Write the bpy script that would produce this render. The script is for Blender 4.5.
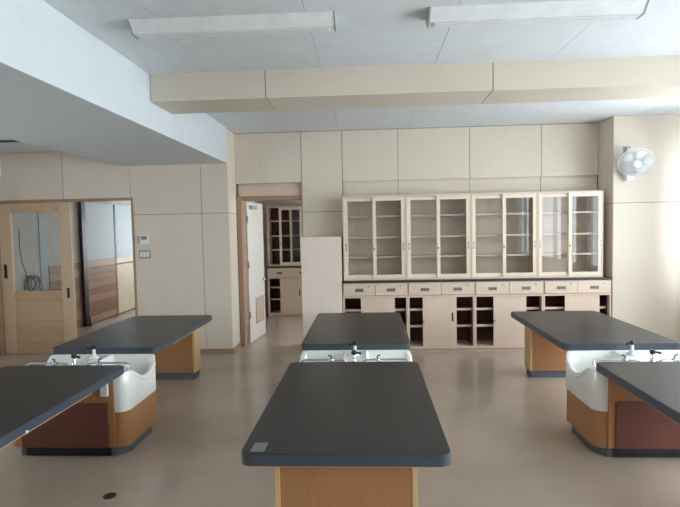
import bpy, bmesh, math, random
from mathutils import Vector, Matrix
random.seed(4)
PI = math.pi
for o in list(bpy.data.objects):
    bpy.data.objects.remove(o)
scene = bpy.context.scene
COL = scene.collection

# ------------------------------------------------------------------ camera
cd = bpy.data.cameras.new('camera')
cam = bpy.data.objects.new('camera', cd)
COL.objects.link(cam)
scene.camera = cam
cd.sensor_fit = 'HORIZONTAL'
cd.sensor_width = 36.0
cd.lens = 36.0 * 520.0 / 680.0
cd.clip_start = 0.05
EYE = 1.85
yaw, pitch, roll = 0.05353, 0.05238, -0.02014
fw = Vector((-math.sin(yaw) * math.cos(pitch), math.cos(yaw) * math.cos(pitch), -math.sin(pitch)))
rt = Vector((math.cos(yaw), math.sin(yaw), 0))
up = rt.cross(fw)
r2 = math.cos(roll) * rt + math.sin(roll) * up
u2 = -math.sin(roll) * rt + math.cos(roll) * up
cam.matrix_world = Matrix(((r2.x, u2.x, -fw.x, 0), (r2.y, u2.y, -fw.y, 0), (r2.z, u2.z, -fw.z, EYE), (0, 0, 0, 1)))

# ------------------------------------------------------------------ sky and exposure
world = bpy.data.worlds.new('overcast_sky')
scene.world = world
world.use_nodes = True
bg = world.node_tree.nodes['Background']
bg.inputs[0].default_value = (0.875, 0.915, 1.0, 1)
bg.inputs[1].default_value = 11.8
vs = scene.view_settings
vs.view_transform = 'Standard'
vs.look = 'None'
vs.gamma = 1.0
vs.use_curve_mapping = False
vs.exposure = 0.0


def portal(name, loc, rot, sx, sy):
    ld = bpy.data.lights.new(name, 'AREA')
    ld.shape = 'RECTANGLE'
    ld.size = sx
    ld.size_y = sy
    ld.cycles.is_portal = True
    o = bpy.data.objects.new(name, ld)
    o.location = loc
    o.rotation_euler = rot
    COL.objects.link(o)
    return o


# main dimensions (metres)
YN = 7.744          # near plane of the far wall
YB = 8.22           # back plane of the alcove
ZC = 3.35           # ceiling
XR = 4.75           # window wall
XL = -6.3
YF = -1.6
FZ = -0.06          # floor level
AX0, AX1 = -2.08, 3.552     # alcove
WIN = [(3.95, 7.35), (0.45, 3.55), (-1.3, 0.05)]   # openings along the window wall
WZ0, WZ1 = 0.84, 2.98
for (a, b) in WIN:   # portals only help sampling the sky through the openings
    portal('window_portal', (XR + 0.22, (a + b) / 2, (WZ0 + WZ1) / 2), (0, PI / 2, 0), WZ1 - WZ0, b - a)

LWIN_ADDED = [(2.2, 4.5)]       # unseen opening added in the far left wall for light from that side
LZ0, LZ1 = 1.0, 2.2
for (a, b) in LWIN_ADDED:
    portal('added_left_window_portal', (XL - 0.22, (a + b) / 2, (LZ0 + LZ1) / 2), (0, -PI / 2, 0), LZ1 - LZ0, b - a)

# ------------------------------------------------------------------ materials
def lin(c):
    return tuple(((v / 255) / 12.92 if v / 255 <= 0.04045 else ((v / 255 + 0.055) / 1.055) ** 2.4) for v in c) + (1,)


def base(name):
    m = bpy.data.materials.new(name)
    m.use_nodes = True
    nt = m.node_tree
    b = nt.nodes['Principled BSDF']
    return m, nt, b


def wood(name, c1, c2, axis='Z', scale=1.0, rough=0.45, vary=0.06, spec=0.4):
    m, nt, b = base(name)
    N, L = nt.nodes.new, nt.links.new
    tc = N('ShaderNodeTexCoord')
    oi = N('ShaderNodeObjectInfo')
    off = N('ShaderNodeVectorMath'); off.operation = 'MULTIPLY_ADD'
    comb = N('ShaderNodeCombineXYZ')
    for i in range(3):
        L(oi.outputs['Random'], comb.inputs[i])
    off.inputs[1].default_value = (17, 31, 23)
    L(comb.outputs[0], off.inputs[0])
    L(tc.outputs['Object'], off.inputs[2])
    mp = N('ShaderNodeMapping')
    s = [14 * scale] * 3
    s['XYZ'.index(axis)] = 0.9 * scale
    mp.inputs['Scale'].default_value = s
    L(off.outputs[0], mp.inputs[0])
    n = N('ShaderNodeTexNoise')
    n.inputs['Scale'].default_value = 3.0
    n.inputs['Detail'].default_value = 5
    n.inputs['Roughness'].default_value = 0.6
    L(mp.outputs[0], n.inputs['Vector'])
    n2 = N('ShaderNodeTexNoise')
    n2.inputs['Scale'].default_value = 1.3
    n2.inputs['Detail'].default_value = 2
    L(off.outputs[0], n2.inputs['Vector'])
    mixf = N('ShaderNodeMath'); mixf.operation = 'MULTIPLY_ADD'
    mixf.inputs[1].default_value = 0.6
    L(n.outputs['Fac'], mixf.inputs[0])
    h = N('ShaderNodeMath'); h.operation = 'MULTIPLY'; h.inputs[1].default_value = 0.4
    L(n2.outputs['Fac'], h.inputs[0]); L(h.outputs[0], mixf.inputs[2])
    r = N('ShaderNodeValToRGB')
    r.color_ramp.elements[0].position = 0.3
    r.color_ramp.elements[1].position = 0.7
    r.color_ramp.elements[0].color = lin(c1)
    r.color_ramp.elements[1].color = lin(c2)
    L(mixf.outputs[0], r.inputs[0])
    hsv = N('ShaderNodeHueSaturation')
    v = N('ShaderNodeMath'); v.operation = 'MULTIPLY_ADD'
    v.inputs[1].default_value = vary
    v.inputs[2].default_value = 1 - vary / 2
    L(oi.outputs['Random'], v.inputs[0]); L(v.outputs[0], hsv.inputs['Value'])
    L(r.outputs[0], hsv.inputs['Color'])
    L(hsv.outputs[0], b.inputs['Base Color'])
    b.inputs['Roughness'].default_value = rough
    b.inputs['Specular IOR Level'].default_value = spec
    bp = N('ShaderNodeBump'); bp.inputs['Strength'].default_value = 0.05; bp.inputs['Distance'].default_value = 0.002
    L(n.outputs['Fac'], bp.inputs['Height']); L(bp.outputs[0], b.inputs['Normal'])
    return m


def plain(name, c, rough=0.5, metal=0.0, spec=0.5, noise=0.03, nscale=6.0, bump=0.0, bscale=80):
    m, nt, b = base(name)
    N, L = nt.nodes.new, nt.links.new
    tc = N('ShaderNodeTexCoord')
    n = N('ShaderNodeTexNoise')
    n.inputs['Scale'].default_value = nscale
    n.inputs['Detail'].default_value = 4
    L(tc.outputs['Object'], n.inputs['Vector'])
    r = N('ShaderNodeValToRGB')
    r.color_ramp.elements[0].position = 0.3
    r.color_ramp.elements[1].position = 0.7
    r.color_ramp.elements[0].color = lin([max(0, v * (1 - noise)) for v in c])
    r.color_ramp.elements[1].color = lin([min(255, v * (1 + noise)) for v in c])
    L(n.outputs['Fac'], r.inputs[0]); L(r.outputs[0], b.inputs['Base Color'])
    b.inputs['Roughness'].default_value = rough
    b.inputs['Metallic'].default_value = metal
    b.inputs['Specular IOR Level'].default_value = spec
    if bump:
        n3 = N('ShaderNodeTexNoise'); n3.inputs['Scale'].default_value = bscale; n3.inputs['Detail'].default_value = 3
        L(tc.outputs['Object'], n3.inputs['Vector'])
        bp = N('ShaderNodeBump'); bp.inputs['Strength'].default_value = bump; bp.inputs['Distance'].default_value = 0.003
        L(n3.outputs['Fac'], bp.inputs['Height']); L(bp.outputs[0], b.inputs['Normal'])
    return m


def glass(name, tint=(235, 242, 240), refl=1.0):
    m = bpy.data.materials.new(name); m.use_nodes = True
    nt = m.node_tree; nt.nodes.clear()
    N, L = nt.nodes.new, nt.links.new
    out = N('ShaderNodeOutputMaterial'); mx = N('ShaderNodeMixShader')
    t = N('ShaderNodeBsdfTransparent'); g = N('ShaderNodeBsdfGlossy'); f = N('ShaderNodeFresnel')
    t.inputs[0].default_value = lin(tint)
    g.inputs['Roughness'].default_value = 0.02
    f.inputs['IOR'].default_value = 1.5
    # only the entering face reflects, so a thin pane never shows total internal reflection
    geo = N('ShaderNodeNewGeometry')
    inv = N('ShaderNodeMath'); inv.operation = 'MULTIPLY_ADD'; inv.inputs[1].default_value = -refl; inv.inputs[2].default_value = refl
    L(geo.outputs['Backfacing'], inv.inputs[0])
    ml = N('ShaderNodeMath'); ml.operation = 'MULTIPLY'
    L(f.outputs[0], ml.inputs[0]); L(inv.outputs[0], ml.inputs[1]); L(ml.outputs[0], mx.inputs[0])
    L(t.outputs[0], mx.inputs[1]); L(g.outputs[0], mx.inputs[2]); L(mx.outputs[0], out.inputs[0])
    return m


M = {}
M['maple'] = wood('maple_wall', (218, 205, 188), (224, 212, 196), 'Z', 1, 0.5)
M['maple_h'] = wood('maple_wall_horizontal', (218, 206, 189), (224, 213, 197), 'X', 1, 0.5)
M['joint'] = plain('panel_joint', (134, 114, 94), 0.8)
M['cab'] = wood('cabinet_maple', (218, 194, 174), (227, 205, 186), 'Z', 1.2, 0.4)
M['tall'] = wood('pale_tall_box', (232, 215, 199), (238, 224, 211), 'Z', 1.0, 0.45)
M['cab_h'] = wood('cabinet_maple_horizontal', (218, 195, 175), (227, 206, 187), 'X', 1.2, 0.4)
M['cab_frame'] = wood('cabinet_door_frame', (232, 214, 191), (239, 223, 203), 'Z', 1.5, 0.35, 0.03)
M['liner'] = wood('dark_brown_liner', (92, 58, 50), (108, 70, 60), 'X', 1.0, 0.5)
M['bench'] = wood('bench_oak', (166, 117, 76), (180, 132, 90), 'Z', 1.6, 0.4)
M['bench_edge'] = wood('bench_edge_lipping', (212, 176, 128), (222, 188, 140), 'Z', 1.6, 0.4)
M['door_dark'] = wood('dark_red_brown_door', (96, 56, 48), (122, 74, 62), 'X', 2.4, 0.45)
M['frame'] = wood('door_frame_wood', (160, 128, 101), (174, 142, 115), 'Z', 2.0, 0.45)
M['frame_h'] = wood('door_frame_wood_head', (160, 128, 101), (174, 142, 115), 'X', 2.0, 0.45)
M['slide'] = wood('sliding_door_pine', (202, 174, 143), (213, 187, 156), 'Z', 2.0, 0.45)
M['slide_h'] = wood('sliding_door_plank', (193, 160, 127), (208, 177, 144), 'X', 2.4, 0.45, 0.12)
M['plank'] = wood('corridor_cedar_plank', (140, 100, 78), (176, 134, 106), 'Y', 2.0, 0.5, 0.4)
M['cream'] = plain('cream_wainscot', (222, 206, 178), 0.5)
M['white'] = plain('ceiling_white', (226, 231, 233), 0.85, spec=0.2, noise=0.012)
M['cwhite'] = plain('soffit_white', (214, 220, 222), 0.7, spec=0.3, noise=0.01)
M['gapgrey'] = plain('ceiling_joint', (150, 156, 160), 0.9)
M['wallpaint'] = plain('plain_wall_paint', (214, 208, 198), 0.8, spec=0.2)
M['floor'] = plain('vinyl_floor', (184, 167, 151), 0.2, spec=0.5, noise=0.04, nscale=1.2)
M['top'] = plain('charcoal_laminate', (29, 28, 29), 0.35, spec=0.5, noise=0.06, nscale=60)
M['edge'] = plain('slate_blue_edge', (66, 76, 86), 0.35, spec=0.5)
M['porcelain'] = plain('white_porcelain', (236, 236, 230), 0.12, spec=0.6, noise=0.01)
M['toe'] = plain('grey_toe_kick', (96, 100, 104), 0.55)
M['black'] = plain('black_plastic', (20, 20, 22), 0.35)
M['dark'] = plain('dark_brown_metal', (60, 50, 46), 0.45)
M['chrome'] = plain('chrome', (205, 208, 210), 0.12, metal=1.0, noise=0.01)
M['steel'] = plain('brushed_steel', (150, 150, 150), 0.35, metal=0.9)
M['greyp'] = plain('grey_plastic', (160, 162, 160), 0.5)
M['plastic'] = plain('white_plastic', (232, 234, 235), 0.4)
M['counter'] = plain('black_counter', (44, 40, 42), 0.35)
M['lamp'] = plain('lamp_white_enamel', (236, 238, 238), 0.4)
M['sticker'] = plain('grey_sticker', (122, 118, 113), 0.5)
M['glass'] = glass('clear_glass', (247, 249, 249), 1.25)
M['winglass'] = glass('window_glass', (246, 250, 250), 0.8)
M['alu'] = plain('aluminium_frame', (190, 192, 194), 0.4, metal=0.6)
M['curtain'] = plain('white_curtain', (228, 230, 232), 0.9)
M['bladep'] = plain('fan_blade_plastic', (232, 236, 238), 0.35)
M['doorpaint'] = wood('pale_door_leaf', (214, 204, 192), (222, 213, 203), 'Z', 1.4, 0.45)
M['pull'] = plain('grey_brown_pull', (120, 110, 102), 0.4)
M['plank_pale'] = wood('corridor_pale_plank', (172, 132, 102), (190, 150, 120), 'Y', 2.0, 0.5, 0.2)
M['louvre'] = wood('louvre_wood', (186, 164, 142), (198, 177, 155), 'X', 2.0, 0.5)
M['screen'] = plain('grey_lcd', (120, 132, 128), 0.25)
M['cable'] = plain('grey_black_cable', (70, 76, 84), 0.5)


# ------------------------------------------------------------------ mesh helper
class MB:
    def __init__(s):
        s.v, s.f, s.sm = [], [], []

    def _add(s, vs, fs, smooth=False):
        o = len(s.v)
        s.v += [tuple(v) for v in vs]
        s.f += [tuple(i + o for i in f) for f in fs]
        s.sm += [smooth] * len(fs)
        return s

    def box(s, x0, x1, y0, y1, z0, z1):
        vs = [(x, y, z) for z in (z0, z1) for y in (y0, y1) for x in (x0, x1)]
        return s._add(vs, [(0, 2, 3, 1), (4, 5, 7, 6), (0, 1, 5, 4), (2, 6, 7, 3), (0, 4, 6, 2), (1, 3, 7, 5)])

    def prism(s, pts, axis, a, b, smooth=False):
        """extrude a closed 2-D outline (counter-clockwise) along an axis from a to b"""
        def P(p, t):
            return {'X': (t, p[0], p[1]), 'Y': (p[0], t, p[1]), 'Z': (p[0], p[1], t)}[axis]
        n = len(pts)
        vs = [P(p, a) for p in pts] + [P(p, b) for p in pts]
        s._add(vs, [tuple(range(n))[::-1], tuple(range(n, 2 * n))])
        s._add(vs, [(i, (i + 1) % n, n + (i + 1) % n, n + i) for i in range(n)], smooth)
        return s

    def tube(s, path, r, seg=8, closed=False):
        path = [Vector(p) for p in path]
        n = len(path)
        rs = r if isinstance(r, (list, tuple)) else [r] * n
        vs = []
        prev = None
        for i, p in enumerate(path):
            if closed:
                t = path[(i + 1) % n] - path[i - 1]
            else:
                t = path[min(i + 1, n - 1)] - path[max(i - 1, 0)]
            t.normalize()
            a = prev if prev is not None else (Vector((0, 0, 1)) if abs(t.z) < 0.9 else Vector((1, 0, 0)))
            u = (a - t * a.dot(t)).normalized()
            w = t.cross(u)
            prev = u
            vs += [p + (u * math.cos(2 * PI * k / seg) + w * math.sin(2 * PI * k / seg)) * rs[i] for k in range(seg)]
        fs = []
        for i in range(n if closed else n - 1):
            j = (i + 1) % n
            for k in range(seg):
                fs.append((i * seg + k, i * seg + (k + 1) % seg, j * seg + (k + 1) % seg, j * seg + k))
        s._add(vs, fs, True)
        if not closed:
            o = len(s.v) - len(vs)
            s.f += [tuple(o + k for k in range(seg))[::-1], tuple(o + (n - 1) * seg + k for k in range(seg))]
            s.sm += [False, False]
        return s

    def lathe(s, prof, c=(0, 0, 0), axis='Z', seg=20):
        """prof: list of (radius, height)"""
        vs = []
        for (r, h) in prof:
            for k in range(seg):
                a = 2 * PI * k / seg
                p = (r * math.cos(a), r * math.sin(a), h)
                if axis == 'X':
                    p = (p[2], p[0], p[1])
                if axis == 'Y':
                    p = (p[1], p[2], p[0])
                vs.append((p[0] + c[0], p[1] + c[1], p[2] + c[2]))
        fs = []
        for i in range(len(prof) - 1):
            for k in range(seg):
                fs.append((i * seg + k, i * seg + (k + 1) % seg, (i + 1) * seg + (k + 1) % seg, (i + 1) * seg + k))
        s._add(vs, fs, True)
        o = len(s.v) - len(vs)
        s.f += [tuple(o + k for k in range(seg))[::-1], tuple(o + (len(prof) - 1) * seg + k for k in range(seg))]
        s.sm += [False, False]
        return s

    def build(s, name, mat, parent=None, bevel=0.0, seg=2, loc=None):
        me = bpy.data.meshes.new(name)
        me.from_pydata(s.v, [], s.f)
        me.polygons.foreach_set('use_smooth', s.sm)
        me.materials.append(M[mat])
        me.update()
        bm = bmesh.new(); bm.from_mesh(me)
        bmesh.ops.recalc_face_normals(bm, faces=bm.faces)
        bm.to_mesh(me); bm.free()
        o = bpy.data.objects.new(name, me)
        COL.objects.link(o)
        if parent:
            o.parent = parent
        if loc:
            o.location = loc
        if bevel:
            md = o.modifiers.new('bevel', 'BEVEL')
            md.width = bevel; md.segments = seg; md.limit_method = 'ANGLE'; md.angle_limit = math.radians(40)
        return o


def B(name, mat, dims, parent=None, bevel=0.0, loc=None):
    return MB().box(*dims).build(name, mat, parent, bevel, 2, loc)


def thing(name, label, cat, loc=(0, 0, 0), group=None, rz=0):
    o = bpy.data.objects.new(name, None)
    COL.objects.link(o)
    o.location = loc
    o.rotation_euler = (0, 0, rz)
    o.empty_display_size = 0.1
    return tag(o, label, cat, group)


def tag(o, label, cat, group=None):
    o['label'] = label; o['category'] = cat
    if group:
        o['group'] = group
    return o


def struct(o, label=None):
    o['kind'] = 'structure'
    if label:
        o['label'] = label
    return o


def copy_tree(o, parent=None):
    c = o.copy(); COL.objects.link(c)
    c.parent = parent
    for ch in list(o.children):
        copy_tree(ch, c)
    return c


def rrect(x0, x1, y0, y1, r, n=5):
    pts = []
    for (cx, cy, a0) in ((x1 - r, y0 + r, -PI / 2), (x1 - r, y1 - r, 0), (x0 + r, y1 - r, PI / 2), (x0 + r, y0 + r, PI)):
        for k in range(n + 1):
            a = a0 + k * PI / 2 / n
            pts.append((cx + r * math.cos(a), cy + r * math.sin(a)))
    return pts


# ================================================================== THE ROOM
struct(B('floor', 'floor', (XL - 0.2, XR + 0.3, YF - 0.2, 13.8, FZ - 0.1, FZ)), 'beige vinyl floor')

ceil = struct(B('ceiling', 'gapgrey', (-2.075, XR + 0.3, YF - 0.2, YB + 0.3, ZC + 0.012, ZC + 0.2)), 'white panelled ceiling')
xs = [-2.075] + [-1.473 + 1.064 * k for k in range(6)] + [XR]
xs = [x for x in xs if x <= XR]
ys = [YF + 1.82 * k for k in range(6)] + [YB + 0.1]
for i in range(len(xs) - 1):
    for j in range(len(ys) - 1):
        g = 0.0018
        B('ceiling_panel', 'white', (xs[i] + g, xs[i + 1] - g, ys[j] + 0.0006, ys[j + 1] - 0.0006, ZC, ZC + 0.012), ceil)
struct(B('ceiling_left', 'white', (XL - 0.2, -3.70, YF - 0.2, YN + 0.2, 3.07, 3.27)), 'lower white ceiling beyond the soffit')
struct(B('wall_soffit', 'cwhite', (-3.71, -2.075, YF, YN, 2.825, 3.56), bevel=0.004), 'white boxed soffit running towards the far wall')
struct(B('trim_1', 'dark', (XL, -3.72, 6.68, 6.735, 3.05, 3.08)), 'dark slot strip in the left ceiling')

# wood clad beam across the ceiling
beam = struct(B('ceiling_beam', 'joint', (-2.07, XR + 0.05, 5.012, 5.54, 3.10, ZC + 0.05)), 'wood clad ceiling beam')
bx = [-2.073, -0.95, 1.195, 3.34, XR]
for i in range(4):
    g = 0.004
    B('front_panel', 'maple_h', (bx[i] + g, bx[i + 1] - g, 5.0, 5.012, 3.088, ZC), beam)
    B('bottom_panel', 'maple_h', (bx[i] + g, bx[i + 1] - g, 5.0125, 5.541, 3.088, 3.10), beam)
    B('rear_panel', 'maple_h', (bx[i] + g, bx[i + 1] - g, 5.5415, 5.553, 3.088, ZC), beam)


def panels(parent, rects, y, mat='maple', t=0.014, g=0.004):
    for (x0, x1, z0, z1) in rects:
        B('panel', mat, (x0 + g, x1 - g, y, y + t, z0 + g, z1 - g), parent)


# far wall, left part with the sliding-door opening
DX0, DX1, DZ = -5.74, -3.575, 2.315
wl = MB()
wl.box(XL - 0.2, DX0 - 0.02, YN + 0.014, YN + 0.2, FZ, 3.25)
wl.box(DX0 - 0.02, DX1 + 0.02, YN + 0.014, YN + 0.2, DZ + 0.03, 3.25)
wl.box(DX1 + 0.02, AX0 - 0.014, YN + 0.014, YN + 0.2, FZ, 3.25)
wl.box(AX0 - 0.16, AX0 - 0.014, YN + 0.2, YB + 0.15, FZ, 3.25)
wl.box(-2.5, AX0 - 0.014, YN + 0.014, YB + 0.15, 3.25, 3.45)
wl = struct(wl.build('wall_back_left', 'joint'), 'maple panelled wall beside the sliding door')
panels(wl, [(XL, -5.78, 0.012, 2.345), (XL, -4.63, 2.345, 3.07), (-4.63, -3.58, 2.345, 3.07),
            (-3.545, -2.49, 0.012, 2.085), (-2.49, AX0, 0.012, 2.085), (-3.58, -2.49, 2.085, 2.83), (-2.49, AX0, 2.085, 2.83)], YN)
for (z0, z1) in ((0.012, 2.085), (2.085, 3.35)):
    B('panel', 'maple', (AX0 - 0.014, AX0, YN + 0.015, YB + 0.02, z0 + 0.004, z1 - 0.004), wl)
for d in ((-3.545, AX0 + 0.012, YN - 0.012, YN + 0.013), (AX0 - 0.0135, AX0 + 0.012, YN + 0.014, YB - 0.005), (XL, -5.78, YN - 0.012, YN + 0.013)):
    struct(B('baseboard_left', 'frame_h', (*d, FZ, 0.01)))

# alcove back wall with the preparation-room door
PX0, PX1, PZ = -2.0, -1.03, 2.29
wb = MB()
wb.box(AX0 - 0.02, PX0 - 0.07, YB + 0.012, YB + 0.15, FZ, 3.45)
wb.box(PX0 - 0.07, PX1 + 0.05, YB + 0.10, YB + 0.18, PZ + 0.06, 2.56)
wb.box(PX0 - 0.07, PX1 + 0.05, YB + 0.012, YB + 0.18, 2.56, 3.45)
wb.box(PX1 + 0.05, AX1 + 0.02, YB + 0.06, YB + 0.18, FZ, 2.56)
wb.box(PX1 + 0.05, AX1 + 0.02, YB + 0.012, YB + 0.18, 2.56, 3.45)
wb.box(PX1 + 0.03, -0.385, YB + 0.012, YB + 0.18, FZ, 2.56)
wb = struct(wb.build('wall_back', 'joint'), 'maple panelled alcove wall')
jx = [AX0, -1.023, -0.378, 0.494, 1.601, 2.693, AX1]
panels(wb, [(jx[i], jx[i + 1], 2.55, 3.345) for i in range(6) if i != 1], YB)
panels(wb, [(jx[1], jx[2], 2.085, 3.345), (jx[1], jx[2], FZ, 2.085)], YB)
panels(wb, [(jx[i], jx[i + 1], 2.24, 2.56) for i in range(2, 6)], YB + 0.045)
B('panel', 'cab_h', (PX0 - 0.06, PX1 + 0.03, YB + 0.085, YB + 0.099, PZ + 0.065, 2.555), wb)

# far wall, right part
wr = MB()
wr.box(AX1 + 0.014, XR + 0.3, YN + 0.014, YB + 0.15, FZ, 3.45)
wr = struct(wr.build('wall_back_right', 'joint'), 'bright maple panelled wall behind the fan')
panels(wr, [(AX1, XR, 0.012, 2.105), (AX1, XR, 2.105, 3.35)], YN)
for (z0, z1) in ((FZ, 2.105), (2.105, 3.35)):
    B('panel', 'maple', (AX1, AX1 + 0.013, YN + 0.015, YB + 0.02, z0 + 0.004, z1 - 0.004), wr)
struct(B('baseboard_right', 'frame_h', (AX1, XR, YN - 0.012, YN + 0.013, FZ, 0.01)))
# window wall on the right; left wall with an opening added for light
def window_wall(name, label, x0, x1, spans, z0, z1, inner, n0):
    ww = MB()
    sp = sorted(spans)
    yy = [YF - 0.2] + [v for ab in sp for v in ab] + [YN + 0.014]
    for i in range(0, len(yy), 2):
        ww.box(x0, x1, yy[i], yy[i + 1], FZ, 3.45)
    for (a, b) in sp:
        ww.box(x0, x1, a, b, FZ, z0)
        ww.box(x0, x1, a, b, z1, 3.45)
    struct(ww.build(name, 'wallpaint'), label)
    for i, (a, b) in enumerate(spans):
        w = thing('window_%d' % (n0 + i), 'aluminium window with sliding panes', 'window', ((x0 + x1) / 2, (a + b) / 2, z0))  # the one in the left wall is added for its daylight
        del w['category']
        struct(w)
        h = (b - a) / 2; H = z1 - z0
        fr = MB()
        fr.box(-0.05, 0.05, -h, h, 0, 0.05); fr.box(-0.05, 0.05, -h, h, H - 0.05, H)
        fr.box(-0.05, 0.05, -h, -h + 0.05, 0.05, H - 0.05); fr.box(-0.05, 0.05, h - 0.05, h, 0.05, H - 0.05)
        fr.box(-0.04, 0.04, -0.03, 0.03, 0.05, H - 0.05)
        fr.build('window_frame', 'alu', w)
        sx = sorted((inner * 0.051, inner * 0.22))
        B('window_sill', 'maple_h', (sx[0], sx[1], -h - 0.03, h + 0.03, -0.03, 0), w, 0.004)
        B('pane', 'winglass', (-0.004, 0.004, -h + 0.05, -0.03, 0.05, H - 0.05), w)
        B('pane', 'winglass', (-0.004, 0.004, 0.03, h - 0.05, 0.05, H - 0.05), w)


window_wall('wall_right', 'window wall on the right', XR, XR + 0.2, WIN, WZ0, WZ1, -1, 1)
window_wall('wall_left', 'far left wall with an unseen window added for light', XL - 0.2, XL, LWIN_ADDED, LZ0, LZ1, 1, 6)

struct(B('wall_front', 'wallpaint', (XL - 0.2, XR + 0.2, YF - 0.2, YF, FZ, 3.45)), 'wall behind the camera')

# ------------------------------------------------------------------ corridor seen through the sliding door
CX = -5.75
cw = struct(B('wall_corridor', 'wallpaint', (CX - 0.2, CX, YN + 0.2, 13.5, FZ, 2.9)), 'corridor wall with sliding partitions')
struct(B('ceiling_corridor', 'white', (CX - 0.2, -2.26, YN + 0.2, 13.7, 2.75, 2.9)))
struct(B('wall_corridor_right', 'wallpaint', (-2.62, -2.5, YN + 0.2, 13.5, FZ, 2.75)))
ce = MB()
ce.box(CX - 0.2, -5.05, 13.5, 13.65, FZ, 2.75); ce.box(-3.05, -2.5, 13.5, 13.65, FZ, 2.75)
ce.box(-5.05, -3.05, 13.5, 13.65, FZ, 0.9); ce.box(-5.05, -3.05, 13.5, 13.65, 2.3, 2.75)
struct(ce.build('wall_corridor_end', 'wallpaint'))
wn = struct(thing('window_4', 'unseen end window added to light the corridor', 'window', (-4.05, 13.57, 0.9)))  # out of view, put in to give the corridor a light source
del wn['category']
fr = MB()
fr.box(-1.0, 1.0, -0.04, 0.04, 0, 0.05); fr.box(-1.0, 1.0, -0.04, 0.04, 1.35, 1.4)
for x in (-1.0, -0.03, 0.94):
    fr.box(x, x + 0.06, -0.04, 0.04, 0.05, 1.35)
fr.build('window_frame', 'alu', wn)
B('pane', 'winglass', (-0.94, -0.03, -0.004, 0.004, 0.05, 1.35), wn)
B('pane', 'winglass', (0.03, 0.94, -0.004, 0.004, 0.05, 1.35), wn)
portal('corridor_portal', (-4.05, 13.7, 1.6), (-PI / 2, 0, 0), 2.0, 1.4)
# near bay of the corridor wall: cedar wainscot below, painted above
for k in range(9):
    z = FZ + 0.02 + k * 0.142
    B('plank', 'plank_pale' if k in (1, 4, 7) else 'plank', (CX, CX + 0.018, 9.05, 10.05, z, z + 0.138), cw)
B('post', 'greyp', (CX, CX + 0.012, 8.82, 9.03, FZ, 2.42), cw)

# sliding partition door in the corridor
sp = thing('corridor_sliding_door', 'brown plank and white sliding door seen through the open doorway', 'door', (CX + 0.022, 10.8, FZ))
B('upper_panel', 'cwhite', (0, 0.04, -0.58, 0.62, 1.305, 2.50), sp)
for k in range(9):
    z = 0.03 + k * 0.1415
    B('plank', 'plank_pale' if k in (0, 3, 5, 8) else 'plank', (0, 0.042, -0.58, 0.62, z, z + 0.137), sp)
B('handle', 'black', (0.042, 0.052, -0.30, -0.02, 1.13, 1.17), sp)
B('edge_post', 'dark', (0.0, 0.06, -0.72, -0.585, 0, 2.50), sp)
B('edge_post', 'dark', (0.0, 0.05, 0.625, 0.68, 1.29, 2.50), sp)
B('edge_post', 'frame', (0.0, 0.05, 0.625, 0.68, 0, 1.29), sp)
MB().box(0.062, 0.12, -0.66, -0.60, 0.0, 0.03).tube([(0.09, -0.63, 0.03), (0.09, -0.63, 0.13), (0.07, -0.63, 0.2)], 0.015).build('floor_bolt', 'black', sp)
cr = thing('corridor_wall_panel', 'cream lower panel with white top at end of corridor wall', 'wall panel', (CX + 0.022, 12.12, FZ))
B('upper_panel', 'cwhite', (0, 0.03, -0.62, 1.1, 1.305, 2.50), cr)
B('lower_panel', 'cream', (0, 0.032, -0.62, 1.1, 0.03, 1.30), cr)
hr = thing('hook_rail', 'thin wooden rail with small hooks along the corridor wall', 'hook rail', (CX + 0.062, 11.87, 1.08))
B('rail', 'frame', (-0.007, 0.010, -0.36, 1.1, 0, 0.03), hr)
for k in range(9):
    MB().tube([(0.010, -0.3 + k * 0.17, 0.015), (0.045, -0.3 + k * 0.17, 0.012), (0.05, -0.3 + k * 0.17, 0.04)], 0.006, 6).build('hook', 'dark', hr)

# cable coil on the corridor wall
cc = thing('coiled_cable', 'loosely coiled dark cable hanging behind the sliding door glass', 'cable', (CX + 0.02, 8.49, 0.96))
for k, (dy, dz, r, ph) in enumerate(((0, 0, 0.15, 0), (0.05, 0.02, 0.15, 1), (-0.04, 0.03, 0.12, 2), (0.1, -0.01, 0.14, 3), (0.02, -0.03, 0.16, 4))):
    pts = [(0.012 + 0.012 * k + 0.006 * math.sin(3 * a + ph), dy + r * math.cos(a) * (1 + .08 * math.sin(2 * a + ph)), dz + r * math.sin(a) * (1 + .1 * math.cos(a * 2 + ph))) for a in [2 * PI * i / 36 for i in range(36)]]
    MB().tube(pts, 0.007, 6, True).build('loop', 'cable', cc)
MB().tube([(0.02, -0.24, 0.95), (0.02, -0.235, 0.6), (0.02, -0.2, 0.4), (0.02, -0.12, 0.22), (0.025, -0.1, 0.08), (0.03, -0.06, -0.05)], 0.007, 6).build('hanging_cord', 'cable', cc)

# sliding door frame and leaf
df = struct(thing('door_1', 'wooden frame of the wide sliding doorway', 'door', (0, 0, 0)))
del df['category']
B('head', 'frame_h', (DX0 - 0.035, DX1 + 0.032, YN - 0.012, YN + 0.205, DZ, DZ + 0.032), df, 0.003)
B('jamb', 'frame', (DX1, DX1 + 0.032, YN - 0.012, YN + 0.205, FZ, DZ), df, 0.003)
B('jamb', 'frame', (DX0 - 0.035, DX0, YN - 0.012, YN + 0.205, FZ, DZ), df, 0.003)
sd = thing('sliding_door', 'pale pine sliding door with large glass pane and plank lower panel', 'door', (-5.145, YN + 0.09, FZ))
hw, T = 0.57, 0.03
for (a, b) in ((-hw, -0.385), (0.385, hw)):
    B('stile', 'slide', (a, b, -T, T, 0.012, 2.36), sd, 0.004)
for (z0, z1) in ((2.22, 2.36), (0.855, 0.995), (0.012, 0.19)):
    B('rail', 'slide_h', (-0.3845, 0.3845, -T + 0.002, T - 0.002, z0, z1), sd, 0.003)
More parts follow.
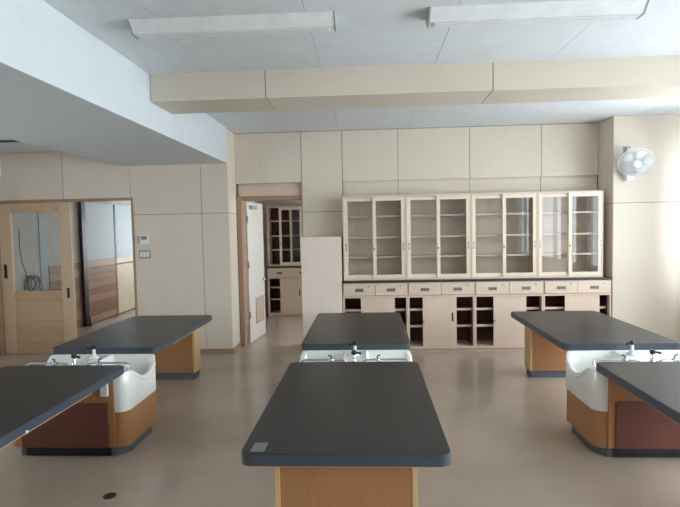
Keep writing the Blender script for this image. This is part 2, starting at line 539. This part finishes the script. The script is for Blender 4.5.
for k in range(6):
    z = 0.192 + k * 0.1105
    B('plank', 'slide_h', (-0.3845, 0.3845, -0.012, 0.012, z, z + 0.1075), sd, 0.002)
B('pane', 'glass', (-0.384, 0.384, -0.003, 0.003, 0.996, 2.219), sd)
B('recessed_pull', 'black', (-0.525, -0.475, -T - 0.004, -T, 1.20, 1.42), sd)
B('recessed_pull', 'black', (0.47, 0.51, -T - 0.004, -T, 0.88, 1.04), sd)

# ------------------------------------------------------------------ preparation room behind the hinged door
pw = MB()
pw.box(-2.5, -2.38, YB + 0.15, 11.6, FZ, 2.75)
pw.box(-2.5, 1.4, 11.46, 11.6, FZ, 2.75)
pw.box(1.3, 1.4, YB + 0.18, 8.4, FZ, 2.75); pw.box(1.3, 1.4, 10.8, 11.46, FZ, 2.75)
pw.box(1.3, 1.4, 8.4, 10.8, FZ, 0.8); pw.box(1.3, 1.4, 8.4, 10.8, 2.4, 2.75)
struct(pw.build('wall_preparation_room', 'wallpaint'), 'walls of the preparation room')
struct(B('ceiling_preparation_room', 'white', (-2.38, 1.4, YB + 0.18, 11.6, 2.75, 2.9)))
wn = struct(thing('window_5', 'unseen window added to light the preparation room', 'window', (1.35, 9.6, 0.8)))  # hidden window added, with its wall set near, to brighten this room
del wn['category']
fr = MB()
fr.box(-0.04, 0.04, -1.2, 1.2, 0, 0.05); fr.box(-0.04, 0.04, -1.2, 1.2, 1.55, 1.6)
for y in (-1.2, -0.03, 1.14):
    fr.box(-0.04, 0.04, y, y + 0.06, 0.05, 1.55)
fr.build('window_frame', 'alu', wn)
B('pane', 'winglass', (-0.004, 0.004, -1.14, -0.03, 0.05, 1.55), wn)
B('pane', 'winglass', (-0.004, 0.004, 0.03, 1.14, 0.05, 1.55), wn)
portal('preparation_portal', (1.5, 9.6, 1.6), (0, PI / 2, 0), 1.6, 2.4)

d2 = struct(thing('door_2', 'wooden frame of the preparation room doorway', 'door', (0, 0, 0)))
del d2['category']
B('jamb', 'frame', (PX0 - 0.07, PX0, YB + 0.0, YB + 0.182, FZ, PZ + 0.062), d2, 0.003)
B('jamb', 'frame', (PX1, PX1 + 0.028, YB + 0.015, YB + 0.182, FZ, PZ + 0.062), d2, 0.003)
B('head', 'frame_h', (PX0, PX1, YB + 0.06, YB + 0.182, PZ, PZ + 0.062), d2, 0.003)
hd = thing('hinged_door', 'pale grey hinged door standing open into the preparation room', 'door', (PX0 + 0.005, YB + 0.19, FZ))
hd.rotation_euler = (0, 0, math.radians(83))
LW = 0.80
B('leaf', 'doorpaint', (0.0, LW, -0.04, 0.0, 0.012, PZ + 0.045), hd, 0.003)
for z in (0.42, 1.25, 2.0):
    B('hinge', 'steel', (-0.012, 0.02, -0.052, -0.0405, z, z + 0.11), hd)
lv = MB()
lv.box(0.30, LW - 0.1, -0.052, -0.0405, 0.28, 0.30); lv.box(0.30, LW - 0.1, -0.052, -0.0405, 0.70, 0.72)
lv.box(0.30, 0.32, -0.052, -0.0405, 0.30, 0.70); lv.box(LW - 0.12, LW - 0.1, -0.052, -0.0405, 0.30, 0.70)
lg = lv.build('louvre_frame', 'louvre', hd)
for k in range(8):
    z = 0.305 + k * 0.049
    MB().prism([(-0.041, z), (-0.052, z + 0.0), (-0.046, z + 0.045), (-0.041, z + 0.045)], 'X', 0.3205, LW - 0.1205).build('slat', 'louvre', lg)
MB().lathe([(0.026, 0), (0.026, 0.008), (0.01, 0.01), (0.01, 0.05)], (LW - 0.07, -0.041, 1.0), 'Y').build('handle_rose', 'chrome', hd).rotation_euler = (0, 0, 0)
MB().tube([(LW - 0.07, -0.04, 1.0), (LW - 0.07, -0.095, 1.0), (LW - 0.09, -0.1, 1.0), (LW - 0.19, -0.1, 1.0)], 0.01).build('lever_handle', 'chrome', hd)
MB().tube([(LW - 0.07, 0.0, 1.0), (LW - 0.07, 0.055, 1.0), (LW - 0.09, 0.06, 1.0), (LW - 0.19, 0.06, 1.0)], 0.01).build('lever_handle', 'chrome', hd)
B('door_closer', 'greyp', (0.1, 0.34, -0.10, -0.041, 2.22, 2.28), hd, 0.006)


# ------------------------------------------------------------------ cabinets
def lower_unit(name, label, w, loc, doors, group, H=1.054, depth=0.45):
    """doors: x of the left edge of the front door and of the rear door, and their width; x from unit centre"""
    t = thing(name, label, 'cabinet', loc, group)
    h = w / 2
    f = MB()
    f.box(-h, -h + 0.022, 0.0, depth, 0.05, H)
    f.box(h - 0.022, h, 0.0, depth, 0.05, H)
    f.box(-h + 0.022, h - 0.022, 0.0, depth, 0.05, 0.085)
    f.box(-h + 0.022, h - 0.022, 0.0, depth, H - 0.02, H)
    f.box(-h + 0.022, h - 0.022, 0.0, depth, 0.8250, 0.8580)
    f.build('body', 'cab', t, 0.002)
    B('plinth', 'cab_h', (-h, h, 0.03, depth, 0, 0.05), t)
    l = MB()
    l.box(-h + 0.0225, h - 0.0225, depth - 0.02, depth - 0.002, 0.0855, 0.8245)
    l.box(-h + 0.0225, -h + 0.032, 0.07, depth - 0.02, 0.0855, 0.8245)
    l.box(h - 0.032, h - 0.0225, 0.07, depth - 0.02, 0.0855, 0.8245)
    l.build('liner', 'liner', t)
    for z in (0.36, 0.612):
        s = B('shelf', 'liner', (-h + 0.033, h - 0.033, 0.11, depth - 0.021, z, z + 0.03), t)
        B('edge_strip', 'cab_h', (-h + 0.033, h - 0.033, 0.095, 0.1095, z - 0.002, z + 0.032), s)
    dw = (w - 0.03) / 2
    for k in (0, 1):
        x0 = -h + 0.014 + k * (dw + 0.004)
        d = B('drawer', 'cab_h', (x0, x0 + dw - 0.002, -0.018, 0.0, 0.8640, H - 0.012), t, 0.002)
        xc = x0 + dw / 2
        hb = MB()
        hb.box(xc - 0.062, xc + 0.062, -0.026, -0.0185, 0.9600, 0.9700); hb.box(xc - 0.062, xc + 0.062, -0.024, -0.0185, 0.9220, 0.9280)
        hb.box(xc - 0.062, xc - 0.054, -0.024, -0.0185, 0.9280, 0.9600); hb.box(xc + 0.054, xc + 0.062, -0.024, -0.0185, 0.9280, 0.9600)
        hb.build('pull', 'steel', d)
        B('pull_recess', 'pull', (xc - 0.0535, xc + 0.0535, -0.0205, -0.0185, 0.9285, 0.9595), d)
        MB().lathe([(0.011, 0), (0.011, -0.006)], (xc + 0.14, -0.0185, 1.0050), 'Y', 12).build('lock', 'steel', d)
    for k, (x, wd) in enumerate(doors):
        y = 0.012 + k * 0.026
        d = B('sliding_door', 'cab', (x, x + wd, y, y + 0.02, 0.087, 0.8230), t, 0.002)
        if k == 0:
            B('pull', 'dark', (x + wd - 0.075, x + wd - 0.05, y - 0.003, y - 0.0002, 0.46, 0.59), d)
            MB().lathe([(0.012, 0), (0.012, -0.012)], (x + 0.012, y, 0.46), 'Y', 12).build('lock', 'dark', d)
        else:
            B('pull', 'dark', (x + 0.05, x + 0.075, y - 0.003, y - 0.0002, 0.46, 0.59), d)
    return t


def upper_unit(name, label, w, loc, doors, group, H=1.27, depth=0.40, liner='cab'):
    t = thing(name, label, 'cabinet', loc, group)
    h = w / 2
    f = MB()
    f.box(-h, -h + 0.02, 0, depth, 0, H); f.box(h - 0.02, h, 0, depth, 0, H)
    f.box(-h + 0.02, h - 0.02, 0, depth, 0, 0.025); f.box(-h + 0.02, h - 0.02, 0, depth, H - 0.025, H)
    f.build('body', 'cab', t, 0.002)
    B('back_panel', liner, (-h + 0.0205, h - 0.0205, depth - 0.015, depth - 0.001, 0.0255, H - 0.0255), t)
    for z in (0.325, 0.625, 0.945):
        s = B('shelf', 'cab_h', (-h + 0.021, h - 0.021, 0.10, depth - 0.016, z, z + 0.028), t, 0.002)
    for k, (x, wd) in enumerate(doors):
        y = 0.004 + k * 0.032
        st = 0.05
        z0, z1 = 0.026, H - 0.026
        fr = MB()
        fr.box(x, x + st, y, y + 0.026, z0, z1); fr.box(x + wd - st, x + wd, y, y + 0.026, z0, z1)
        fr.box(x + st, x + wd - st, y, y + 0.026, z0, z0 + 0.055); fr.box(x + st, x + wd - st, y, y + 0.026, z1 - 0.055, z1)
        d = fr.build('glass_door', 'cab_frame', t, 0.002)
        B('pane', 'glass', (x + st, x + wd - st, y + 0.011, y + 0.015, z0 + 0.055, z1 - 0.055), d)
        px = x + 0.022 if k == 1 else x + wd - 0.022
        pm = MB()
        pm.box(px - 0.009, px + 0.009, y - 0.004, y - 0.0003, 0.45, 0.475); pm.box(px - 0.009, px + 0.009, y - 0.004, y - 0.0003, 0.525, 0.55)
        pm.box(px - 0.004, px + 0.004, y - 0.003, y - 0.0003, 0.475, 0.525)
        pm.build('pull', 'steel', d)
        if k == 0:
            MB().lathe([(0.012, 0), (0.012, -0.008)], (x + 0.02, y, 0.47), 'Y', 12).build('lock', 'dark', d)
    return t


LB = [-0.385, 0.586, 1.574, 2.573, 3.545]
LD = [(-0.117, 0.391), (0.806, 1.307), (1.849, 2.328), (2.888, 3.385)]
low_lab = ['base cabinet with open shelves and drawers, next to the tall plain box',
           'base cabinet with drawers, second from the tall box, its pull facing the room',
           'base cabinet with drawers, third from the tall box, partly behind the bench corner',
           'base cabinet with drawers at the right end beside the bright fan wall']
for i in range(4):
    a, b = LB[i], LB[i + 1]
    c = (a + b) / 2
    lower_unit('base_cabinet', low_lab[i], b - a - 0.003, (c, YN + 0.018, FZ),
               [(LD[i][0] - c, LD[i][1] - LD[i][0]), (LD[i][0] - c + 0.006, LD[i][1] - LD[i][0] - 0.012)], 'base cabinets along the far wall')
tag(B('worktop', 'counter', (-0.395, 3.547, YN - 0.012, YB + 0.055, 0.996, 1.026), bevel=0.003),
    'long thin black worktop between base cabinets and glass cabinets', 'worktop')
UB = [-0.368, 0.577, 1.54, 2.512, 3.452]
up_lab = ['glass-door wall cabinet at the left end, nearest the tall plain box',
          'glass-door wall cabinet, second from the left',
          'glass-door wall cabinet, third from the left',
          'glass-door wall cabinet at the right end beside the fan wall']
for i in range(4):
    a, b = UB[i], UB[i + 1]
    w = b - a - 0.003
    dw = (w - 0.04) / 2 + 0.026
    upper_unit('glass_cabinet', up_lab[i], w, ((a + b) / 2, YN + 0.075, 1.027), [(w / 2 - 0.02 - dw, dw), (-w / 2 + 0.02, dw)], 'glass cabinets along the far wall')

# cabinet pair inside the preparation room
lower_unit('base_cabinet', 'small dark-shelved base cabinet seen through the open hinged door', 1.0, (-1.63, 10.90, FZ), [(-0.245, 0.48), (-0.01, 0.48)], 'preparation room cabinets')
tag(B('worktop', 'counter', (-2.135, -1.125, 10.885, 11.40, 0.996, 1.026), bevel=0.003), 'short black worktop seen through the open hinged door', 'worktop')
upper_unit('glass_cabinet', 'glass-door wall cabinet seen through the open hinged door', 0.98, (-1.63, 10.95, 1.027), [(-0.24, 0.49), (-0.02, 0.48)], 'preparation room cabinets', liner='liner')

# tall plain box between door and cabinets
tb = thing('tall_box', 'tall plain maple box standing between the hinged door and the cabinets', 'cabinet', (-0.697, YN + 0.003, FZ))
B('front_panel', 'tall', (-0.302, 0.302, 0, 0.02, 0.0, 1.755), tb, 0.002)
B('side_panel', 'tall', (-0.302, -0.282, 0.0205, 0.472, 0, 1.735), tb)
B('side_panel', 'tall', (0.282, 0.302, 0.0205, 0.472, 0, 1.735), tb)
B('top_panel', 'tall', (-0.302, 0.302, 0.0205, 0.472, 1.7355, 1.755), tb, 0.002)

# ------------------------------------------------------------------ things on the walls
th = thing('thermostat', 'small white wall controller with grey display above the switch plate', 'thermostat', (-3.397, YN, 1.64))
B('housing', 'plastic', (-0.085, 0.085, -0.022, -0.0005, 0, 0.14), th, 0.005)
B('display', 'screen', (-0.035, 0.055, -0.024, -0.0222, 0.065, 0.12), th)
B('button_strip', 'greyp', (-0.08, -0.05, -0.024, -0.0222, 0.015, 0.125), th)
sw = thing('switch_plate', 'grey three-gang light switch plate beside the sliding doorway', 'light switch', (-3.39, YN, 1.415))
B('plate', 'greyp', (-0.092, 0.092, -0.01, -0.0005, 0, 0.135), sw, 0.004)
for k in range(3):
    B('rocker', 'plastic', (-0.072 + k * 0.05, -0.03 + k * 0.05, -0.016, -0.0102, 0.03, 0.105), sw, 0.002)
bxw = thing('wall_speaker', 'white box on the wall at the left edge above the sliding door', 'speaker', (-5.78, YN, 2.705))
B('housing', 'plastic', (-0.195, 0.195, -0.13, -0.0005, 0, 0.265), bxw, 0.01)
B('grille', 'greyp', (-0.16, 0.16, -0.134, -0.1305, 0.03, 0.235), bxw)

# wall fan
fan = thing('wall_fan', 'white wall-mounted fan with wire cage on the bright wall', 'fan', (3.74, YN, 2.42))
B('wall_plate', 'greyp', (-0.045, 0.045, -0.03, -0.0005, 0.40, 0.49), fan, 0.006)
MB().prism(rrect(-0.055, 0.055, 0.0, 0.16, 0.03), 'Y', -0.12, -0.001).build('control_box', 'plastic', fan, 0.008)
MB().tube([(0, -0.04, 0.10), (0, -0.05, 0.30), (0, -0.05, 0.46)], 0.022, 10).build('column', 'plastic', fan)
head = bpy.data.objects.new('fan_head', None)
# the head is one mesh (motor housing) with cage, blades and hub as its pieces
hm = MB().lathe([(0.02, -0.16), (0.06, -0.15), (0.075, -0.10), (0.07, -0.03), (0.03, 0.0)], (0, 0, 0), 'Z', 20)
hd2 = hm.build('fan_head', 'plastic', fan)
hd2.location = (0.0, -0.26, 0.245)
# local +Z of the head points into the room, down and a little to the left
dirv = Vector((-0.26, -0.74, -0.62)).normalized()
hd2.rotation_euler = dirv.to_track_quat('Z', 'Y').to_euler()
MB().lathe([(0.065, 0.06), (0.062, 0.082), (0.04, 0.092), (0.0015, 0.095)], (0, 0, 0), 'Z', 20).build('hub_cap', 'plastic', hd2)
for k in range(5):
    a0 = 2 * PI * k / 5
    vs, fs = [], []
    for i in range(6):
        r = 0.05 + 0.14 * i / 5
        wdt = 0.35 + 0.5 * math.sin(PI * (i + 1.2) / 7)
        for j in range(5):
            a = a0 + wdt * (j / 4 - 0.5) * 1.2
            for zz in (0.012, 0.015):
                vs.append((r * math.cos(a), r * math.sin(a), zz + 0.03 * (j / 4)))
    for i in range(5):
        for j in range(4):
            q = lambda ii, jj, s: (ii * 5 + jj) * 2 + s
            fs.append((q(i, j, 1), q(i + 1, j, 1), q(i + 1, j + 1, 1), q(i, j + 1, 1)))
            fs.append((q(i, j, 0), q(i, j + 1, 0), q(i + 1, j + 1, 0), q(i + 1, j, 0)))
    for j in range(4):
        fs.append((q(0, j, 0), q(0, j, 1), q(0, j + 1, 1), q(0, j + 1, 0)))
        fs.append((q(5, j, 0), q(5, j + 1, 0), q(5, j + 1, 1), q(5, j, 1)))
    for i in range(5):
        fs.append((q(i, 0, 0), q(i + 1, 0, 0), q(i + 1, 0, 1), q(i, 0, 1)))
        fs.append((q(i, 4, 0), q(i, 4, 1), q(i + 1, 4, 1), q(i + 1, 4, 0)))
    MB()._add(vs, fs, True).build('blade', 'bladep', hd2)
cg = MB()


def ring(mb, R, z, r, n=40):
    mb.tube([(R * math.cos(2 * PI * i / n), R * math.sin(2 * PI * i / n), z) for i in range(n)], r, 6, True)


FR = 0.225
ring(cg, FR, 0.02, 0.006)
for sgn, zz in ((1, 0.075), (-1, -0.05)):
    for R in (0.09, 0.13, 0.17, 0.205):
        t = (R / FR) ** 3
        ring(cg, R, 0.02 + (zz - 0.02) * (1 - t), 0.0018, 36)
    for k in range(56):
        a = 2 * PI * k / 56
        pth = []
        for R in (0.06, 0.13, 0.19, 0.215, FR):
            t = (R / FR) ** 3
            pth.append((R * math.cos(a), R * math.sin(a), 0.02 + (zz - 0.02) * (1 - t)))
        cg.tube(pth, 0.0022, 4)
cg.build('cage', 'plastic', hd2)

# ------------------------------------------------------------------ ceiling lights
def lamp(label, x0, x1):
    c = (x0 + x1) / 2; h = (x1 - x0) / 2
    t = thing('ceiling_light', label, 'ceiling light', (c, 3.82, ZC), 'ceiling lights in front of the beam')
    MB().prism([(-0.12, 0), (-0.045, -0.078), (0.045, -0.078), (0.12, 0)], 'X', -h + 0.012, h - 0.012).build('housing', 'lamp', t, 0.003)
    MB().prism(rrect(-0.04, 0.04, -0.088, -0.0785, 0.004, 2), 'X', -h + 0.05, h - 0.05).build('diffuser', 'plastic', t)
    for s in (-1, 1):
        a, b = sorted((s * (h - 0.0115), s * h))
        MB().prism([(-0.122, 0), (-0.047, -0.081), (0.047, -0.081), (0.122, 0)], 'X', a, b).build('end_cap', 'greyp', t)


lamp('unlit white ceiling light bar at upper left', -1.685, -0.2)
lamp('unlit white ceiling light bar at upper right', 0.452, 1.935)

# ------------------------------------------------------------------ laboratory benches
W, L, S = 1.058, 1.77, 0.625
TT = 0.06
ZT = 0.78           # table top above the floor


def bench(label, cx, y0, front, L=L):
    """front: True when the free end faces the camera"""
    t = thing('lab_table', label, 'table', (cx, y0 + L / 2, FZ), 'laboratory tables')
    h, l = W / 2, L / 2
    s = -1 if front else 1       # direction of the free end
    r = 0.06
    ol = rrect(-h, h, -l, l, r, 6)
    top = MB()
    top.prism(rrect(-h + 0.004, h - 0.004, -l + 0.004, l - 0.004, r, 6), 'Z', ZT - 0.012, ZT)
    top.build('top', 'top', t, 0.003)
    MB().prism(ol, 'Z', ZT - TT, ZT - 0.0022, True).build('edge_band', 'edge', t, 0.006)
    a, b = sorted((s * (l - 0.04), -s * (l - 0.50)))
    B('apron', 'bench_edge', (-h + 0.03, h - 0.03, a, b, ZT - TT - 0.022, ZT - TT - 0.0005), t)
    # pedestal near the free end
    ya, yb = sorted((s * (l - 0.06), s * (l - 0.28)))
    p = B('pedestal', 'bench', (-0.335, 0.335, ya, yb, 0.09, ZT - TT - 0.0225), t)
    for sx in (-1, 1):
        xa, xb = sorted((sx * 0.3355, sx * 0.362))
        B('edge_post', 'bench_edge', (xa, xb, ya - 0.004, yb + 0.004, 0.085, ZT - TT - 0.0225), p, 0.003)
    B('toe_kick', 'toe', (-0.345, 0.345, ya + 0.012, yb - 0.012, 0, 0.085), t)
    return t


def sink_unit(label, cx, y1, outlet=False, S=S):
    """y1: rear edge of the front table; the sink sits between the tops"""
    Y0, Y1 = y1 - 0.035, y1 + S + 0.02
    cyy = (Y0 + Y1) / 2
    t = thing('sink_unit', label, 'sink', (cx, cyy, FZ), 'laboratory sinks')
    hw, hy = 0.532, (Y1 - Y0) / 2
    R_ = 0.09
    rim = 0.7195
    sc = y1 + S / 2 + 0.035 - cyy          # centre of the scooped side walls
    zb = 0.385
    # porcelain trough as one continuous height surface with rounded outer corners
    def sym(lst):
        return [-v for v in lst] + [v for v in reversed(lst)]
    xsx = [hw, hw - 0.004, hw - 0.012, hw - 0.034, hw - 0.042, hw - 0.055, hw - 0.075, 0.40, 0.32, 0.24, 0.16, 0.145, 0.128, 0.118, 0.108, 0.10, 0.08, 0.03]
    X = sym(xsx)
    ins = [0, 0.004, 0.012, 0.034, 0.042, 0.055, 0.075]
    Yl = [-hy + v for v in ins] + [-hy + 0.075 + (2 * hy - 0.15) * k / 34 for k in range(1, 34)] + [hy - v for v in reversed(ins)]

    # side rim: gentle fall from the near shoulder, deep belly, steep rise at the far post
    SP = [(0.0, 0.0), (0.07, 0.004), (0.13, 0.022), (0.20, 0.062), (0.28, 0.105), (0.36, 0.128), (0.44, 0.130), (0.50, 0.116), (0.545, 0.082), (0.585, 0.03), (0.62, 0.0)]

    def scoop(y):
        v = (y + cyy - y1) * 0.625 / S
        if v <= 0 or v >= 0.62:
            return 0
        for (a_, p_), (b_, q_) in zip(SP, SP[1:]):
            if v <= b_:
                return p_ + (q_ - p_) * (v - a_) / (b_ - a_)
        return 0

    def hgt(x, y):
        dx = hw - abs(x); dy = hy - abs(y)
        rx = rim - scoop(y)
        dd = min(dx, dy)
        top = rx if dx < dy + 0.03 else rim
        if dx < 0.08 and dy >= 0.05:
            top = rx
        if dd < 0.002:
            return top - 0.010
        if dd < 0.006:
            return top - 0.003
        if dd <= 0.036:
            return top
        if dd <= 0.044:
            return top - 0.006
        # inside: central deck or wells
        if abs(x) <= 0.101:
            return rim + (0.004 if abs(x) > 0.09 else -0.002)
        if abs(x) <= 0.11:
            return rim - 0.004
        fl = 0.49
        e = min(dd - 0.044, abs(x) - 0.11)
        k = min(1, max(0, e / 0.035))
        hi = min(top - 0.006, rim) if dx < 0.1 else rim - 0.01
        return fl + (hi - fl) * (1 - k) ** 2

    def rnd(x, y):
        ex = abs(x) - (hw - R_); ey = abs(y) - (hy - R_)
        if ex > 0 and ey > 0:
            m_ = max(ex, ey); n_ = math.hypot(ex, ey)
            q = m_ / n_
            return (math.copysign(hw - R_ + ex * q, x), math.copysign(hy - R_ + ey * q, y))
        return (x, y)
    vs, fs = [], []
    nx, ny = len(X), len(Yl)
    for j, y in enumerate(Yl):
        for i, x in enumerate(X):
            a, b = rnd(x, y)
            vs.append((a, b, hgt(x, y)))
    for j in range(ny - 1):
        for i in range(nx - 1):
            q = j * nx + i
            fs.append((q, q + 1, q + nx + 1, q + nx))
    # skirt
    bd = [i for i in range(nx)] + [j * nx + nx - 1 for j in range(1, ny)] + [(ny - 1) * nx + i for i in range(nx - 2, -1, -1)] + [j * nx for j in range(ny - 2, 0, -1)]
    o = len(vs)
    for q in bd:
        vs.append((vs[q][0], vs[q][1], zb))
    n = len(bd)
    for k in range(n):
        fs.append((bd[k], o + k, o + (k + 1) % n, bd[(k + 1) % n]))
    # underside
    fs.append(tuple(o + k for k in range(n)))
    m = MB()._add(vs, fs, True)
    ob = m.build('trough', 'porcelain', t)
    ob.data.polygons[-1].use_smooth = False
    try:
        ob.data.set_sharp_from_angle(angle=math.radians(50))
    except Exception:
        pass
    # raised lip that follows the scooped side
    for sx in (-1, 1):
        pth = [(sx * (hw + 0.001), sc + (k / 24 - 0.5) * 0.46, rim - scoop(sc + (k / 24 - 0.5) * 0.46) - 0.034) for k in range(25)]
        MB().tube(pth, 0.006, 6).build('lip', 'porcelain', t)
    # wooden base with rounded corners
    MB().prism(rrect(-hw + 0.004, hw - 0.004, -hy + 0.004, hy - 0.004, R_, 7), 'Z', 0.085, zb - 0.0005, True).build('base', 'bench', t, 0.003)
    MB().prism([(-0.42, -hy + 0.03), (0.42, -hy + 0.03), (hw - 0.03, -hy + 0.14), (hw - 0.03, hy - 0.14), (0.42, hy - 0.03), (-0.42, hy - 0.03), (-hw + 0.03, hy - 0.14), (-hw + 0.03, -hy + 0.14)],
               'Z', 0, 0.0845).build('toe_kick', 'toe', t)
    # wooden face under the front table with the dark access door
    B('face_board', 'bench', (-0.43, 0.43, -hy - 0.012, -hy - 0.0005, 0.088, 0.69), t, 0.002)
    d = B('access_door', 'door_dark', (-0.375, 0.375, -hy - 0.026, -hy - 0.0125, 0.092, 0.468), t, 0.002)
    B('rim_strip', 'door_dark', (-0.385, 0.385, -hy - 0.030, -hy - 0.0265, 0.458, 0.472), d)
    B('toe_vent', 'black', (-0.37, 0.37, -hy + 0.016, -hy + 0.0295, 0.006, 0.083), t)
    if outlet:
        B('outlet_box', 'plastic', (0.335, 0.398, -hy - 0.05, -hy - 0.0265, 0.535, 0.675), t, 0.004)
    # two taps on the deck, each with a black lever, and the swan spouts
    for k, yf in enumerate((y1 + 0.13 - cyy, y1 + 0.46 - cyy)):
        fa = MB().lathe([(0.045, rim - 0.001), (0.046, rim + 0.012), (0.022, rim + 0.022), (0.014, rim + 0.05), (0.014, rim + 0.082), (0.01, rim + 0.092)], (0, yf, 0), 'Z', 16).build('tap', 'plastic' if k else 'chrome', t)
        MB().lathe([(0.022, rim + 0.0925), (0.024, rim + 0.105), (0.02, rim + 0.125)], (0, yf, 0), 'Z', 12).build('tap_knob', 'black', fa)
        MB().tube([(0.0, yf, rim + 0.108), (0.035 * (1 if k == 0 else -1), yf - 0.01, rim + 0.104), (0.06 * (1 if k == 0 else -1), yf - 0.02, rim + 0.10)], [0.009, 0.009, 0.012], 8).build('lever', 'black', fa)
    for sx in (-1, 1):
        yf = y1 + 0.17 - cyy
        zp = rim + 0.028
        pts = [(sx * 0.085, yf, rim), (sx * 0.085, yf, zp - 0.008), (sx * 0.10, yf, zp)]
        pts += [(sx * v, yf + 0.02 * v, zp + 0.003) for v in (0.18, 0.28, 0.36, 0.42)]
        pts += [(sx * 0.45, yf + 0.005, zp - 0.002), (sx * 0.463, yf - 0.005, zp - 0.02), (sx * 0.453, yf - 0.012, zp - 0.045), (sx * 0.43, yf - 0.015, zp - 0.06)]
        sp_ = MB().tube(pts, 0.009, 8).build('spout', 'chrome', t)
        MB().lathe([(0.018, rim), (0.018, rim + 0.012), (0.012, rim + 0.018)], (sx * 0.085, yf, 0), 'Z', 12).build('collar', 'chrome', sp_)
        MB().lathe([(0.016, -0.02), (0.02, 0.0), (0.016, 0.02)], (sx * 0.2, yf, zp), 'X', 12).build('valve', 'chrome', sp_)
        MB().tube([(sx * 0.2, yf, zp + 0.015), (sx * 0.2, yf, zp + 0.035), (sx * 0.225, yf, zp + 0.045)], 0.006, 6).build('valve_lever', 'black', sp_)
    return t


Y0A = 2.514
for key, cx, off in (('middle', -0.133, 0.0), ('left', -2.575, -0.061), ('right', 2.327, -0.052)):
    y0 = Y0A + off
    S_ = 0.655 if key == 'middle' else S
    LR = 1.80 if key == 'middle' else 1.84
    nm = {'middle': ('dark-topped lab table in the foreground centre with a grey sticker on its corner', 'dark-topped lab table in the middle row behind the central sink'),
          'left': ('dark-topped lab table cut off by the lower left edge', 'dark-topped lab table on the left in front of the sliding doorway'),
          'right': ('dark-topped lab table cut off by the right edge in the foreground', 'dark-topped lab table on the right in front of the end base cabinets')}[key]
    tA = bench(nm[0], cx, y0, True)
    tB = bench(nm[1], cx, y0 + L + S_, False, LR)
    if key == 'left':
        MB().tube([(W / 2 - 0.029, -0.41, 0.72), (W / 2 + 0.0, -0.41, 0.72), (W / 2 + 0.008, -0.41, 0.732)], 0.008, 8).build('hook', 'plastic', tA)
    sink_unit({'middle': 'white porcelain trough sink between the two centre tables',
               'left': 'white porcelain trough sink with scooped side on the left row',
               'right': 'white porcelain trough sink with scooped side on the right row'}[key], cx, y0 + L, key == 'left', S_)

st = tag(B('sticker', 'sticker', (-0.612, -0.540, 2.545, 2.655, ZT + FZ + 0.0003, ZT + FZ + 0.0012)), 'small grey square sticker on the corner of the front centre table', 'sticker')

# small dark floor cap
fc = thing('floor_cap', 'small dark round cap set in the floor at lower left', 'floor cap', (-1.889, 3.56, FZ))
MB().lathe([(0.045, 0.0003), (0.045, 0.003), (0.036, 0.004)], (0, 0, 0), 'Z', 24).build('ring', 'dark', fc)
MB().lathe([(0.034, 0.0042), (0.03, 0.006)], (0, 0, 0), 'Z', 24).build('lid', 'dark', fc)

# white curtains drawn to the ends of the windows
def curtain(label, yc, w):
    n = 60
    fr_, bk = [], []
    for k in range(n + 1):
        y = (k / n - 0.5) * w
        x = 0.035 * math.sin(k / n * 2 * PI * 7)
        fr_.append((x, y)); bk.append((x + 0.006, y))
    t = tag(MB().prism(fr_ + bk[::-1], 'Z', 0.0, 2.35, True).build('curtain', 'curtain', None, 0, 2, (XR - 0.28, yc, 0.72)), label, 'curtain', 'white curtains')


curtain('white curtain gathered at the far end of the window wall', 7.18, 0.5)
curtain('white curtain gathered between the two main windows', 3.75, 0.55)
